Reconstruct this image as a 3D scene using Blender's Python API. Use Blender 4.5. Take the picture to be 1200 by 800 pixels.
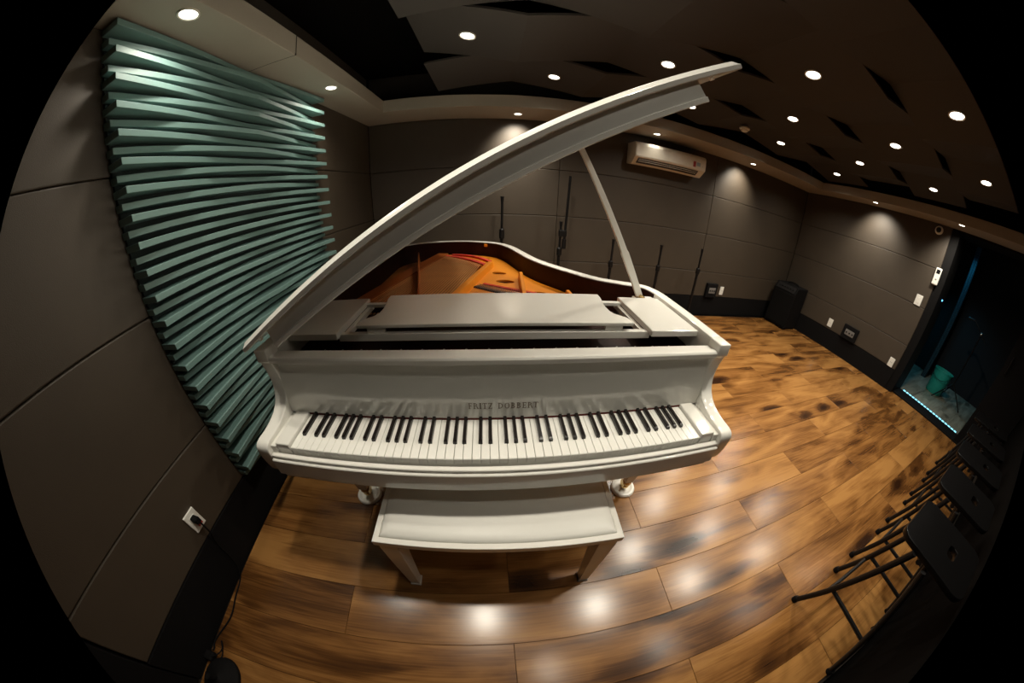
import bpy, bmesh, math, random
from mathutils import Vector, Matrix
from math import sin, cos, tan, pi, radians

for o in list(bpy.data.objects):
    bpy.data.objects.remove(o, do_unlink=True)
SC = bpy.context.scene
COL = SC.collection
random.seed(7)

# ------------------------------------------------------------------ camera (fisheye lens), world, exposure
cd = bpy.data.cameras.new('camera')
cam = bpy.data.objects.new('camera', cd)
COL.objects.link(cam)
SC.camera = cam
cd.type = 'PANO'
cd.sensor_fit = 'HORIZONTAL'
cd.sensor_width, cd.sensor_height = 36.0, 24.0
cd.clip_start, cd.clip_end = 0.02, 100
LENS = dict(fisheye_fov=radians(176), fisheye_polynomial_k0=0.0, fisheye_polynomial_k1=-9.62299324e-02,
            fisheye_polynomial_k2=-5.02403524e-04, fisheye_polynomial_k3=9.26732514e-05, fisheye_polynomial_k4=-1.51087803e-06)
holder = cd if hasattr(cd, 'panorama_type') else cd.cycles
holder.panorama_type = 'FISHEYE_LENS_POLYNOMIAL'
for k, v in LENS.items():
    setattr(holder, k, v)
YAW, PITCH, ROLL = -0.0824, -0.5044, 0.0285
RM = Matrix.Rotation(YAW, 3, 'Z') @ Matrix.Rotation(pi / 2 + PITCH, 3, 'X') @ Matrix.Rotation(ROLL, 3, 'Z')
cam.matrix_world = Matrix.Translation((-0.0156, -0.4779, 1.3481)) @ RM.to_4x4()

world = bpy.data.worlds.new('world')
SC.world = world
world.use_nodes = True
world.node_tree.nodes['Background'].inputs[0].default_value = (0.02, 0.016, 0.012, 1)
world.node_tree.nodes['Background'].inputs[1].default_value = 0.05
SC.view_settings.view_transform = 'Standard'
SC.view_settings.look = 'None'
SC.view_settings.gamma = 1
SC.view_settings.use_curve_mapping = False
SC.view_settings.exposure = 0.28
LAMP_COL = (1.0, 0.925, 0.785)
CEIL_W, SOFF_W = 46.0, 58.0

# ------------------------------------------------------------------ materials
def new_mat(name):
    m = bpy.data.materials.new(name)
    m.use_nodes = True
    nt = m.node_tree
    return m, nt, nt.nodes['Principled BSDF']

def N(nt, kind, **kw):
    n = nt.nodes.new(kind)
    for k, v in kw.items():
        setattr(n, k, v)
    return n

def plain(name, col, rough=0.5, metal=0.0, coat=0.0, noise=0.08, scale=30.0, bump=0.0, bscale=200.0, spec=0.5, emit=None, estr=0.0):
    m, nt, b = new_mat(name)
    b.inputs['Roughness'].default_value = rough
    b.inputs['Metallic'].default_value = metal
    b.inputs['Coat Weight'].default_value = coat
    b.inputs['Coat Roughness'].default_value = 0.05
    b.inputs['Specular IOR Level'].default_value = spec
    tc = N(nt, 'ShaderNodeTexCoord')
    nz = N(nt, 'ShaderNodeTexNoise')
    nz.inputs['Scale'].default_value = scale
    nz.inputs['Detail'].default_value = 4
    nt.links.new(tc.outputs['Object'], nz.inputs['Vector'])
    mx = N(nt, 'ShaderNodeMix', data_type='RGBA')
    mx.inputs['A'].default_value = (*[c * (1 - noise) for c in col], 1)
    mx.inputs['B'].default_value = (*[min(1, c * (1 + noise)) for c in col], 1)
    nt.links.new(nz.outputs['Fac'], mx.inputs['Factor'])
    nt.links.new(mx.outputs['Result'], b.inputs['Base Color'])
    if bump > 0:
        n2 = N(nt, 'ShaderNodeTexNoise')
        n2.inputs['Scale'].default_value = bscale
        nt.links.new(tc.outputs['Object'], n2.inputs['Vector'])
        bp = N(nt, 'ShaderNodeBump')
        bp.inputs['Strength'].default_value = bump
        bp.inputs['Distance'].default_value = 0.002
        nt.links.new(n2.outputs['Fac'], bp.inputs['Height'])
        nt.links.new(bp.outputs['Normal'], b.inputs['Normal'])
    if emit:
        b.inputs['Emission Color'].default_value = (*emit, 1)
        b.inputs['Emission Strength'].default_value = estr
    return m

def wood_mat(name, ramp, rough, stretch=(1.2, 9, 9), knots=True, tone=0.25):
    m, nt, b = new_mat(name)
    L = nt.links.new
    b.inputs['Roughness'].default_value = rough
    tc = N(nt, 'ShaderNodeTexCoord')
    oi = N(nt, 'ShaderNodeObjectInfo')
    mul = N(nt, 'ShaderNodeMath', operation='MULTIPLY')
    mul.inputs[1].default_value = 57.0
    L(oi.outputs['Random'], mul.inputs[0])
    cmb = N(nt, 'ShaderNodeCombineXYZ')
    for i in range(3):
        L(mul.outputs[0], cmb.inputs[i])
    add = N(nt, 'ShaderNodeVectorMath', operation='ADD')
    L(tc.outputs['Object'], add.inputs[0]); L(cmb.outputs[0], add.inputs[1])
    # large cloudy patches stretched along the board
    mp = N(nt, 'ShaderNodeMapping')
    mp.inputs['Scale'].default_value = stretch
    L(add.outputs[0], mp.inputs['Vector'])
    n1 = N(nt, 'ShaderNodeTexNoise')
    n1.inputs['Scale'].default_value = 1.5
    n1.inputs['Detail'].default_value = 4
    n1.inputs['Roughness'].default_value = 0.5
    n1.inputs['Distortion'].default_value = 0.6
    L(mp.outputs[0], n1.inputs['Vector'])
    # fine grain
    mp2 = N(nt, 'ShaderNodeMapping')
    mp2.inputs['Scale'].default_value = (2.2, 85, 85)
    L(add.outputs[0], mp2.inputs['Vector'])
    n2 = N(nt, 'ShaderNodeTexNoise')
    n2.inputs['Scale'].default_value = 1.6
    n2.inputs['Detail'].default_value = 6
    n2.inputs['Distortion'].default_value = 0.5
    L(mp2.outputs[0], n2.inputs['Vector'])
    gm = N(nt, 'ShaderNodeMath', operation='MULTIPLY_ADD')
    gm.inputs[1].default_value = 0.34
    gm.inputs[2].default_value = -0.17
    L(n2.outputs['Fac'], gm.inputs[0])
    s = N(nt, 'ShaderNodeMath', operation='ADD')
    L(n1.outputs['Fac'], s.inputs[0]); L(gm.outputs[0], s.inputs[1])
    last = s
    if knots:
        mp3 = N(nt, 'ShaderNodeMapping')
        mp3.inputs['Scale'].default_value = (1.3, 4.2, 4.2)
        L(add.outputs[0], mp3.inputs['Vector'])
        n3 = N(nt, 'ShaderNodeTexNoise')
        n3.inputs['Scale'].default_value = 2.2
        n3.inputs['Detail'].default_value = 1
        L(mp3.outputs[0], n3.inputs['Vector'])
        vm = N(nt, 'ShaderNodeVectorMath', operation='MULTIPLY_ADD')
        vm.inputs[1].default_value = (0.35, 0.35, 0.35)
        L(n3.outputs['Color'], vm.inputs[0]); L(mp3.outputs[0], vm.inputs[2])
        vo = N(nt, 'ShaderNodeTexVoronoi')
        vo.inputs['Scale'].default_value = 1.0
        L(vm.outputs[0], vo.inputs['Vector'])
        kr = N(nt, 'ShaderNodeMapRange')
        kr.inputs['From Min'].default_value = 0.02
        kr.inputs['From Max'].default_value = 0.27
        kr.inputs['To Min'].default_value = -0.50
        kr.inputs['To Max'].default_value = 0.0
        L(vo.outputs['Distance'], kr.inputs['Value'])
        s2 = N(nt, 'ShaderNodeMath', operation='ADD')
        L(s.outputs[0], s2.inputs[0]); L(kr.outputs[0], s2.inputs[1])
        last = s2
    # tone of the single board
    tn = N(nt, 'ShaderNodeMath', operation='MULTIPLY_ADD')
    tn.inputs[1].default_value = tone
    tn.inputs[2].default_value = -tone / 2
    L(oi.outputs['Random'], tn.inputs[0])
    s3 = N(nt, 'ShaderNodeMath', operation='ADD')
    L(last.outputs[0], s3.inputs[0]); L(tn.outputs[0], s3.inputs[1])
    cr = N(nt, 'ShaderNodeValToRGB')
    cr.color_ramp.elements[0].position = ramp[0][0]
    cr.color_ramp.elements[0].color = (*ramp[0][1], 1)
    cr.color_ramp.elements[1].position = ramp[-1][0]
    cr.color_ramp.elements[1].color = (*ramp[-1][1], 1)
    for p, c in ramp[1:-1]:
        e = cr.color_ramp.elements.new(p)
        e.color = (*c, 1)
    L(s3.outputs[0], cr.inputs['Fac'])
    L(cr.outputs['Color'], b.inputs['Base Color'])
    bp = N(nt, 'ShaderNodeBump')
    bp.inputs['Strength'].default_value = 0.12
    bp.inputs['Distance'].default_value = 0.001
    L(n2.outputs['Fac'], bp.inputs['Height'])
    L(bp.outputs['Normal'], b.inputs['Normal'])
    return m

M = {}
M['plank'] = wood_mat('oak_laminate', [(0.05, (0.022, 0.008, 0.003)), (0.30, (0.090, 0.035, 0.009)), (0.46, (0.205, 0.088, 0.023)), (0.66, (0.335, 0.160, 0.046))], 0.225, stretch=(1.1, 5.0, 5.0), tone=0.2)
M['subfloor'] = plain('dark_subfloor', (0.02, 0.012, 0.007), 0.8)
M['fabric'] = plain('taupe_wall_panel', (0.045, 0.0325, 0.0205), 0.6, noise=0.16, scale=5, bump=0.25, bscale=350)
M['wallbase'] = plain('dark_wall_backing', (0.045, 0.036, 0.028), 0.9)
M['soffit'] = plain('taupe_soffit_paint', (0.29, 0.25, 0.20), 0.7, noise=0.05, scale=6, bump=0.1)
M['black'] = plain('black_paint', (0.0035, 0.003, 0.003), 0.8, spec=0.15)
M['blackgloss'] = plain('black_gloss', (0.010, 0.009, 0.009), 0.28)
M['void'] = plain('black_ceiling_paint', (0.003, 0.0026, 0.0024), 0.95, spec=0.05)
M['ceil'] = plain('charcoal_ceiling_panel', (0.028, 0.023, 0.019), 0.75, noise=0.06, bump=0.1)
M['slat'] = plain('teal_painted_slat', (0.115, 0.195, 0.180), 0.5, noise=0.06, scale=12, bump=0.05)
M['slatback'] = plain('dark_teal_backing', (0.012, 0.020, 0.020), 0.9)
M['white'] = plain('white_piano_lacquer', (0.77, 0.75, 0.69), 0.088, noise=0.01)
M['white'].node_tree.nodes['Principled BSDF'].inputs['IOR'].default_value = 1.75
M['whitelid'] = plain('white_lid_lacquer', (0.77, 0.75, 0.69), 0.2, noise=0.01)
M['key'] = plain('white_key_plastic', (0.80, 0.785, 0.73), 0.16, noise=0.01)
M['ebony'] = plain('black_key_plastic', (0.012, 0.009, 0.008), 0.22)
M['seat'] = plain('white_vinyl', (0.70, 0.685, 0.63), 0.42, noise=0.02, bump=0.08)
M['liner'] = wood_mat('mahogany_liner', [(0.2, (0.012, 0.003, 0.001)), (0.5, (0.022, 0.005, 0.002)), (0.8, (0.036, 0.008, 0.003))], 0.55, knots=False, tone=0.0)
M['liner'].node_tree.nodes['Principled BSDF'].inputs['Specular IOR Level'].default_value = 0.2
M['sound'] = wood_mat('spruce_soundboard', [(0.2, (0.20, 0.075, 0.018)), (0.5, (0.34, 0.135, 0.034)), (0.8, (0.46, 0.20, 0.055))], 0.4, knots=False, tone=0.0)
M['gold'] = plain('gold_iron_plate', (0.74, 0.25, 0.012), 0.38, metal=0.2, noise=0.05, bump=0.06)
M['golddark'] = plain('shaded_gold_plate', (0.36, 0.10, 0.018), 0.4, metal=0.2, noise=0.08)  # darker copy of the plate gold, shade on the bass flange in its colour
M['copper'] = plain('copper_string', (0.70, 0.33, 0.12), 0.4, metal=0.5)
M['steel'] = plain('steel', (0.55, 0.54, 0.52), 0.28, metal=1.0)
M['brass'] = plain('brass', (0.62, 0.45, 0.20), 0.25, metal=1.0)
M['felt'] = plain('red_felt', (0.50, 0.035, 0.015), 0.9, noise=0.2)
M['feltdark'] = plain('dark_red_felt', (0.10, 0.012, 0.006), 0.95, noise=0.2)
M['letter'] = plain('engraved_letter', (0.16, 0.115, 0.07), 0.4, metal=0.3)
M['plastic'] = plain('white_plastic', (0.74, 0.72, 0.66), 0.35)
M['acplastic'] = plain('cream_ac_plastic', (0.70, 0.65, 0.55), 0.3, coat=0.2)
M['grey'] = plain('grey_plate', (0.16, 0.15, 0.14), 0.45)
M['redpl'] = plain('red_plastic', (0.35, 0.03, 0.02), 0.4)
M['bluelab'] = plain('grey_blue_label', (0.30, 0.36, 0.40), 0.5)
M['darkmetal'] = plain('black_metal', (0.006, 0.0055, 0.0055), 0.4, spec=0.25)
M['stoolseat'] = plain('black_seat_plastic', (0.003, 0.0027, 0.0027), 0.3, spec=0.18)
M['grille'] = plain('black_grille_cloth', (0.006, 0.0055, 0.005), 0.9, spec=0.1, bump=0.4, bscale=500)
M['teal'] = plain('teal_plastic', (0.02, 0.36, 0.30), 0.45)
M['curtain'] = plain('blue_curtain', (0.02, 0.07, 0.10), 0.85)
M['booth'] = plain('dark_booth_wall', (0.012, 0.012, 0.013), 0.9)
M['lens'] = plain('lit_lamp_lens', (0.9, 0.9, 0.85), 0.4, emit=(1.0, 0.97, 0.88), estr=7.0)
M['lens'].cycles.emission_sampling = 'NONE'
M['ring'] = plain('lamp_ring', (0.62, 0.58, 0.50), 0.35)
M['led'] = plain('cyan_led', (0.4, 0.8, 0.9), 0.4, emit=(0.22, 0.72, 0.95), estr=1.3)
M['ledblue'] = plain('blue_indicator', (0.1, 0.4, 0.9), 0.4, emit=(0.1, 0.5, 1.0), estr=2.5)
M['boothfloor'] = wood_mat('grey_booth_boards', [(0.2, (0.09, 0.085, 0.06)), (0.5, (0.24, 0.235, 0.18)), (0.8, (0.36, 0.36, 0.29))], 0.4)

# ------------------------------------------------------------------ mesh helpers
class MB:
    def __init__(s):
        s.v, s.f = [], []
    def add(s, vs, fs):
        b = len(s.v)
        s.v += [tuple(v) for v in vs]
        s.f += [tuple(b + i for i in f) for f in fs]
        return s
    def box(s, x0, x1, y0, y1, z0, z1, mat=None):
        vs = [Vector((x, y, z)) for x in (x0, x1) for y in (y0, y1) for z in (z0, z1)]
        if mat is not None:
            vs = [mat @ v for v in vs]
        return s.add(vs, [(0, 1, 3, 2), (4, 6, 7, 5), (0, 4, 5, 1), (2, 3, 7, 6), (0, 2, 6, 4), (1, 5, 7, 3)])
    def loft(s, rings, cap0=True, cap1=True, closed=True):
        n = len(rings[0]); vs = [p for r in rings for p in r]; fs = []
        for i in range(len(rings) - 1):
            for j in range(n if closed else n - 1):
                k = (j + 1) % n
                fs.append((i * n + j, i * n + k, (i + 1) * n + k, (i + 1) * n + j))
        if cap0: fs.append(tuple(range(n))[::-1])
        if cap1: fs.append(tuple((len(rings) - 1) * n + j for j in range(n)))
        return s.add(vs, fs)
    def prism(s, poly, axis, lo, hi):
        def mk(p, t):
            return {'x': (t, p[0], p[1]), 'y': (p[0], t, p[1]), 'z': (p[0], p[1], t)}[axis]
        return s.loft([[mk(p, lo) for p in poly], [mk(p, hi) for p in poly]])
    def tube(s, pts, r, seg=10):
        pts = [Vector(p) for p in pts]
        rs = r if isinstance(r, (list, tuple)) else [r] * len(pts)
        rings = []
        up = None
        for i, p in enumerate(pts):
            d = (pts[min(i + 1, len(pts) - 1)] - pts[max(i - 1, 0)]).normalized()
            if up is None:
                up = d.orthogonal().normalized()
            up = (up - d * up.dot(d)).normalized()
            w = d.cross(up)
            rings.append([p + (up * cos(2 * pi * k / seg) + w * sin(2 * pi * k / seg)) * rs[i] for k in range(seg)])
        return s.loft(rings)
    def lathe(s, prof, c=(0, 0, 0), seg=28, mat=None):
        c = Vector(c)
        rings = []
        for r, z in prof:
            ring = [Vector((r * cos(2 * pi * k / seg), r * sin(2 * pi * k / seg), z)) for k in range(seg)]
            rings.append([(mat @ p if mat is not None else p) + c for p in ring])
        return s.loft(rings)
    def sphere(s, c, r, seg=14, rings=8, sc=(1, 1, 1)):
        c = Vector(c)
        pr = [(max(1e-4, r * sin(pi * i / rings)), -r * cos(pi * i / rings)) for i in range(rings + 1)]
        vs = [[c + Vector((a * cos(2 * pi * k / seg) * sc[0], a * sin(2 * pi * k / seg) * sc[1], z * sc[2])) for k in range(seg)] for a, z in pr]
        return s.loft(vs)

def tag(o, label=None, cat=None, group=None, kind=None):
    if label: o['label'] = label
    if cat: o['category'] = cat
    if group: o['group'] = group
    if kind: o['kind'] = kind
    return o

def obj(name, mb, mat, parent=None, bevel=0.0, smooth=False, seg=2, at=None):
    """one mesh object; vertices are given in world space and moved to the parent's (or at's) origin"""
    me = bpy.data.meshes.new(name)
    org = Vector(parent['_o']) if (parent is not None and '_o' in parent) else Vector(at or (0, 0, 0))
    me.from_pydata([tuple(Vector(v) - org) for v in mb.v], [], mb.f)
    bm = bmesh.new(); bm.from_mesh(me)
    bmesh.ops.recalc_face_normals(bm, faces=bm.faces)
    bm.to_mesh(me); bm.free()
    me.materials.append(M[mat] if isinstance(mat, str) else mat)
    o = bpy.data.objects.new(name, me)
    COL.objects.link(o)
    if parent is not None:
        o.parent = parent
        o['_o'] = tuple(org)
    else:
        o.location = org
        o['_o'] = tuple(org)
    if smooth:
        for p in me.polygons: p.use_smooth = True
        md = o.modifiers.new('split', 'EDGE_SPLIT'); md.split_angle = radians(smooth if smooth > 1 else 35)
    if bevel > 0:
        md = o.modifiers.new('bevel', 'BEVEL'); md.width = bevel; md.segments = seg; md.limit_method = 'ANGLE'; md.angle_limit = radians(40)
        if smooth:
            o.modifiers.move(1, 0)
    return o

def sub(name, mb, mat, part, **kw):
    """a sub-part: child of a part"""
    return obj(name, mb, mat, part, **kw)

def thing(name, loc, label, cat, group=None):
    o = bpy.data.objects.new(name, None)
    o.empty_display_size = 0.1
    COL.objects.link(o)
    o.location = loc
    o['_o'] = tuple(loc)
    return tag(o, label, cat, group)

def struct(name, mb, mat, label, cat, bevel=0.0, at=None, smooth=False):
    return tag(obj(name, mb, mat, None, bevel, smooth, at=at), label, cat, kind='structure')

def copy_tree(o, parent=None):
    c = o.copy(); COL.objects.link(c); c.parent = parent
    for ch in o.children:
        copy_tree(ch, c)
    return c

def filled(name, loops, z0, z1, mat, parent, bevel=0.0):
    """flat shape with holes (first loop outer, others holes), thickened from z0 to z1"""
    cu = bpy.data.curves.new(name, 'CURVE'); cu.dimensions = '2D'; cu.fill_mode = 'BOTH'
    cu.extrude = (z1 - z0) / 2
    org = Vector(parent['_o'])
    for lp in loops:
        sp = cu.splines.new('POLY'); sp.points.add(len(lp) - 1); sp.use_cyclic_u = True
        for p, q in zip(sp.points, lp):
            p.co = (q[0] - org.x, q[1] - org.y, 0, 1)
    tmp = bpy.data.objects.new(name, cu); COL.objects.link(tmp)
    dg = bpy.context.evaluated_depsgraph_get(); dg.update()
    me = bpy.data.meshes.new_from_object(tmp.evaluated_get(dg))
    bpy.data.objects.remove(tmp); bpy.data.curves.remove(cu)
    bm = bmesh.new(); bm.from_mesh(me)
    bmesh.ops.remove_doubles(bm, verts=bm.verts, dist=1e-5)
    bmesh.ops.recalc_face_normals(bm, faces=bm.faces)
    for v in bm.verts: v.co.z += (z0 + z1) / 2 - org.z
    bm.to_mesh(me); bm.free()
    me.materials.clear(); me.materials.append(M[mat])
    o = bpy.data.objects.new(name, me); COL.objects.link(o); o.parent = parent; o['_o'] = tuple(org)
    if bevel:
        md = o.modifiers.new('bevel', 'BEVEL'); md.width = bevel; md.segments = 2; md.limit_method = 'ANGLE'; md.angle_limit = radians(50)
    return o

def circle(cx, cy, r, n=20, ry=None, rot=0.0):
    ry = r if ry is None else ry
    out = []
    for k in range(n):
        a = 2 * pi * k / n; x, y = r * cos(a), ry * sin(a)
        out.append((cx + x * cos(rot) - y * sin(rot), cy + x * sin(rot) + y * cos(rot)))
    return out

def rrect(x0, x1, y0, y1, r, n=5):
    out = []
    for cx, cy, a0 in ((x1 - r, y1 - r, 0), (x0 + r, y1 - r, pi / 2), (x0 + r, y0 + r, pi), (x1 - r, y0 + r, 3 * pi / 2)):
        for k in range(n + 1):
            a = a0 + pi / 2 * k / n
            out.append((cx + r * cos(a), cy + r * sin(a)))
    return out

def catmull(P, n=6):
    out = []
    for i in range(len(P) - 1):
        p0, p1, p2, p3 = (Vector(P[max(i - 1, 0)]), Vector(P[i]), Vector(P[i + 1]), Vector(P[min(i + 2, len(P) - 1)]))
        for k in range(n):
            t = k / n
            out.append(tuple(0.5 * ((2 * p1) + (p2 - p0) * t + (2 * p0 - 5 * p1 + 4 * p2 - p3) * t * t + (3 * p1 - p0 - 3 * p2 + p3) * t ** 3)))
    out.append(tuple(P[-1]))
    return out

def offset(pl, d):
    """offset an open 2d polyline to its left by d"""
    out = []
    for i, p in enumerate(pl):
        a = Vector(pl[max(i - 1, 0)]); b = Vector(pl[min(i + 1, len(pl) - 1)])
        t = (b - a).normalized()
        out.append((p[0] - t.y * d, p[1] + t.x * d))
    return out

# ------------------------------------------------------------------ the room
PHI = 0.0113                       # the room stands turned a little against the piano
def xl(y): return -1.247 - 0.0089 * y
def yb(x): return 2.6525 + 0.0139 * x
def xr(y): return 4.975 - 0.0962 * y
CORNER_L = (-1.2708, 2.635)
CORNER_R = (4.713, 2.718)
ROWS = [0.277, 0.6216, 1.1195, 1.6108, 2.114]
ZS, ZST = 2.114, 2.222             # soffit bottom and top
ZT = 2.62                          # black slab above
YF = -0.975                         # wall behind the camera

# floor: boards
fl = struct('floor', MB().box(-1.27, 5.02, YF + .01, 2.62, -0.06, -0.014), 'subfloor', 'warm brown wood-effect laminate board floor', 'floor')
PW, PL = 0.2125, 1.322
full = None
nplank = 0
for r in range(-5, 14):
    y0 = -0.161 + r * PW
    for k in range(-3, 6):
        x0 = 0.689 - (PL / 2 if (r % 2 == 0) else 0) + k * PL
        a0, a1 = max(x0, -1.235), min(x0 + PL, 5.03)
        if a1 - a0 < 0.06: continue
        b0, b1 = max(y0, -0.96), min(y0 + PW, 2.63)
        if b1 - b0 < 0.03: continue
        cx, cy = (a0 + a1) / 2, (b0 + b1) / 2
        isfull = abs(a1 - a0 - PL) < 1e-6 and abs(b1 - b0 - PW) < 1e-6
        if isfull and full is not None:
            o = bpy.data.objects.new('plank', full)
            COL.objects.link(o)
        else:
            hx, hy = (a1 - a0) / 2 - 0.0007, (b1 - b0) / 2 - 0.0006
            mb = MB().loft([[(-hx, -hy, -0.012), (hx, -hy, -0.012), (hx, hy, -0.012), (-hx, hy, -0.012)],
                            [(-hx, -hy, -0.0012), (hx, -hy, -0.0012), (hx, hy, -0.0012), (-hx, hy, -0.0012)],
                            [(-hx + .0008, -hy + .0008, 0), (hx - .0008, -hy + .0008, 0), (hx - .0008, hy - .0008, 0), (-hx + .0008, hy - .0008, 0)]])
            o = obj('plank', mb, 'plank')
            if isfull: full = o.data
        o.parent = fl
        o.location = (cx - cy * PHI, cy + cx * PHI, 0)
        o.rotation_euler = (0, 0, PHI)
        nplank += 1

# walls made of upholstered panels on a dark backing
def wall_panels(name, p0, p1, cuts, label, mat='fabric', thick=0.018, z_from=0, rows=ROWS, top=ZT):
    """p0->p1 along the wall foot with the room on the left; cuts = distances of the upright joints"""
    a, b = Vector((*p0, 0)), Vector((*p1, 0))
    d = (b - a); Ln = d.length; d.normalize(); n = Vector((-d.y, d.x, 0))
    mb = MB()
    q = [a - n * thick, b - n * thick, b - n * (thick + 0.12), a - n * (thick + 0.12)]
    mb.prism([(v.x, v.y) for v in q], 'z', -0.05, top)
    w = struct(name, mb, 'wallbase', label, 'wall')
    ds = [0] + list(cuts) + [Ln]
    for i in range(len(ds) - 1):
        for j in range(z_from, len(rows) - 1):
            s0, s1, z0, z1 = ds[i] + .002, ds[i + 1] - .002, rows[j] + .002, rows[j + 1] - .002
            bv = 0.005
            def P(s, z, t): 
                v = a + d * s + n * (t - thick); return (v.x, v.y, z)
            rings = [[P(s0, z0, 0), P(s1, z0, 0), P(s1, z1, 0), P(s0, z1, 0)],
                     [P(s0, z0, thick - bv), P(s1, z0, thick - bv), P(s1, z1, thick - bv), P(s0, z1, thick - bv)],
                     [P(s0 + bv * .35, z0 + bv * .35, thick - bv * .3), P(s1 - bv * .35, z0 + bv * .35, thick - bv * .3), P(s1 - bv * .35, z1 - bv * .35, thick - bv * .3), P(s0 + bv * .35, z1 - bv * .35, thick - bv * .3)],
                     [P(s0 + bv, z0 + bv, thick), P(s1 - bv, z0 + bv, thick), P(s1 - bv, z1 - bv, thick), P(s0 + bv, z1 - bv, thick)]]
            obj('wall_panel', MB().loft(rings), mat, w)
    return w
wl = wall_panels('wall_left', CORNER_L, (xl(-0.757), -0.757), [1.90], 'taupe upholstered panel wall behind the teal slat diffuser')
wb = wall_panels('wall_back', CORNER_R, CORNER_L, [2.03, 4.03], 'taupe upholstered panel wall behind the piano')
wr = wall_panels('wall_right', (xr(0.60), 0.60), CORNER_R, [], 'taupe upholstered panel wall beside the booth doorway')
struct('wall_front', MB().box(-1.40, 7.8, YF - 0.12, YF, -0.05, ZT), 'void', 'black wall behind the row of stools', 'wall')
# black pilaster where the left wall ends
struct('trim_7', MB().box(-1.33, -1.238, YF, -0.765, 0.0, ZT), 'black', 'black corner pilaster at the end of the left wall', 'pilaster', bevel=.004)

def baseboard(name, p0, p1, label, h=0.277, t=0.006):
    a, b = Vector((*p0, 0)), Vector((*p1, 0)); d = (b - a).normalized(); n = Vector((-d.y, d.x, 0))
    q = [a + n * t, b + n * t, b - n * 0.018, a - n * 0.018]
    mb = MB().prism([(v.x, v.y) for v in q], 'z', 0.0, h - .002)
    return struct(name, mb, 'black', label, 'baseboard')
baseboard('baseboard_left', CORNER_L, (xl(-0.757), -0.757), 'tall matt black baseboard along the left wall')
baseboard('baseboard_back', CORNER_R, CORNER_L, 'tall matt black baseboard along the back wall')
baseboard('baseboard_right', (xr(0.60), 0.60), CORNER_R, 'tall matt black baseboard along the right wall')

# soffit round the room
def soffit(name, poly, label, seams):
    mb = MB().prism(poly, 'z', ZS, ZST)
    o = struct(name, mb, 'soffit', label, 'soffit', bevel=0.003)
    for s in seams:
        obj('seam', s, 'wallbase', o)
    return o
XI, YI, XRI = -0.935, 2.19, 4.33
soffit('trim_1', [(xl(YF) - .02, YF), (XI + .01, YF), (XI - .018, YI), (CORNER_L[0], CORNER_L[1])], 'taupe dropped soffit above the teal slat diffuser',
       [MB().box(xl(.9) - .01, XI - .0005, 0.876, 0.879, ZS - 0.0006, ZS + .01), MB().box(XI - .003, XI - .0005, 0.876, 0.879, ZS - .0006, ZST)])
soffit('trim_2', [CORNER_L, (XI - .018, YI), (XRI, YI + .045), CORNER_R], 'taupe dropped soffit along the back wall above the air conditioner',
       [MB().box(0.654, 0.657, YI + .016, 2.66, ZS - .0006, ZS + .01), MB().box(.654, .657, YI + .0195, YI + .0235, ZS - .0006, ZST)])
soffit('trim_3', [CORNER_R, (XRI, YI + .045), (XRI + .30, YF), (xr(YF), YF)], 'taupe dropped soffit above the right wall and doorway', [])

# black slab and the folded ceiling panels
ce = struct('ceiling', MB().box(-1.45, 5.3, YF - .1, 2.9, ZT, ZT + 0.1), 'void', 'black ceiling slab carrying folded charcoal acoustic panels', 'ceiling')
P0, PX, AMP, ZC = 0.435, 0.597, 0.043, 2.288
YR = [-0.97, -0.80, -0.205, 0.385, 0.97, 1.56, 2.15]
for j in range(len(YR) - 1):
    for i in range(-2, 7):
        xs = [P0 + i * PX, P0 + (i + .5) * PX, P0 + (i + 1) * PX]
        low = ((i + 1) % 2 == 0) ^ (j % 2 == 1)     # row y .97-1.56 is j=4, its cell at -.162 (i=-1) hangs low
        zs = [ZC, ZC - AMP if low else ZC + AMP, ZC]
        if i == -2: xs, zs = xs[1:], zs[1:]
        if i == 6: xs, zs = xs[:2], zs[:2]
        t = 0.014
        prof = [(x, z) for x, z in zip(xs, zs)] + [(x, z + t) for x, z in zip(xs[::-1], zs[::-1])]
        obj('ceiling_panel', MB().prism(prof, 'y', YR[j] + .002, YR[j + 1] - .002), 'ceil', ce)

# ------------------------------------------------------------------ recessed lamps
def lamp_light(name, loc, power, size, blend, parent, rad=0.04):
    ld = bpy.data.lights.new(name, 'SPOT')
    ld.energy = power; ld.spot_size = radians(size); ld.spot_blend = blend; ld.shadow_soft_size = rad; ld.color = LAMP_COL
    lo = bpy.data.objects.new(name, ld); COL.objects.link(lo)
    lo.parent = parent; lo.location = loc
    return lo
def make_lamp(r=0.048):
    t = thing('recessed_downlight', (0, 0, 0), 'x', 'ceiling light')
    obj('trim_ring', MB().loft([[(a * cos(2 * pi * k / 28), a * sin(2 * pi * k / 28), z) for k in range(28)] for a, z in
        ((r * .80, 0.004), (r * .80, -0.003), (r * .93, -0.006), (r, -0.004), (r, 0.004))], False, False), 'ring', t, smooth=True)
    obj('lens', MB().lathe([(r * .79, 0.003), (r * .79, -0.001)]), 'lens', t)
    return t
proto = make_lamp()
def place_lamp(loc, tilt, label, group, power, size, blend, aim=None):
    o = copy_tree(proto)
    o.location = loc; o.rotation_euler = (0, tilt, 0)
    o['label'] = label; o['group'] = group
    l = lamp_light('lamp_beam', (0, 0, -0.012), power, size, blend, o)
    if tilt: l.rotation_euler = (0, -tilt, 0)
    if aim: l.rotation_euler = Vector((aim[0], aim[1], -1)).to_track_quat('-Z', 'Y').to_euler()
    return o
rows = [(1.865, 2, 0), (1.275, 1, -1), (0.685, 2, 0), (0.10, 1, -1), (-0.50, 2, 0)]
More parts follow.
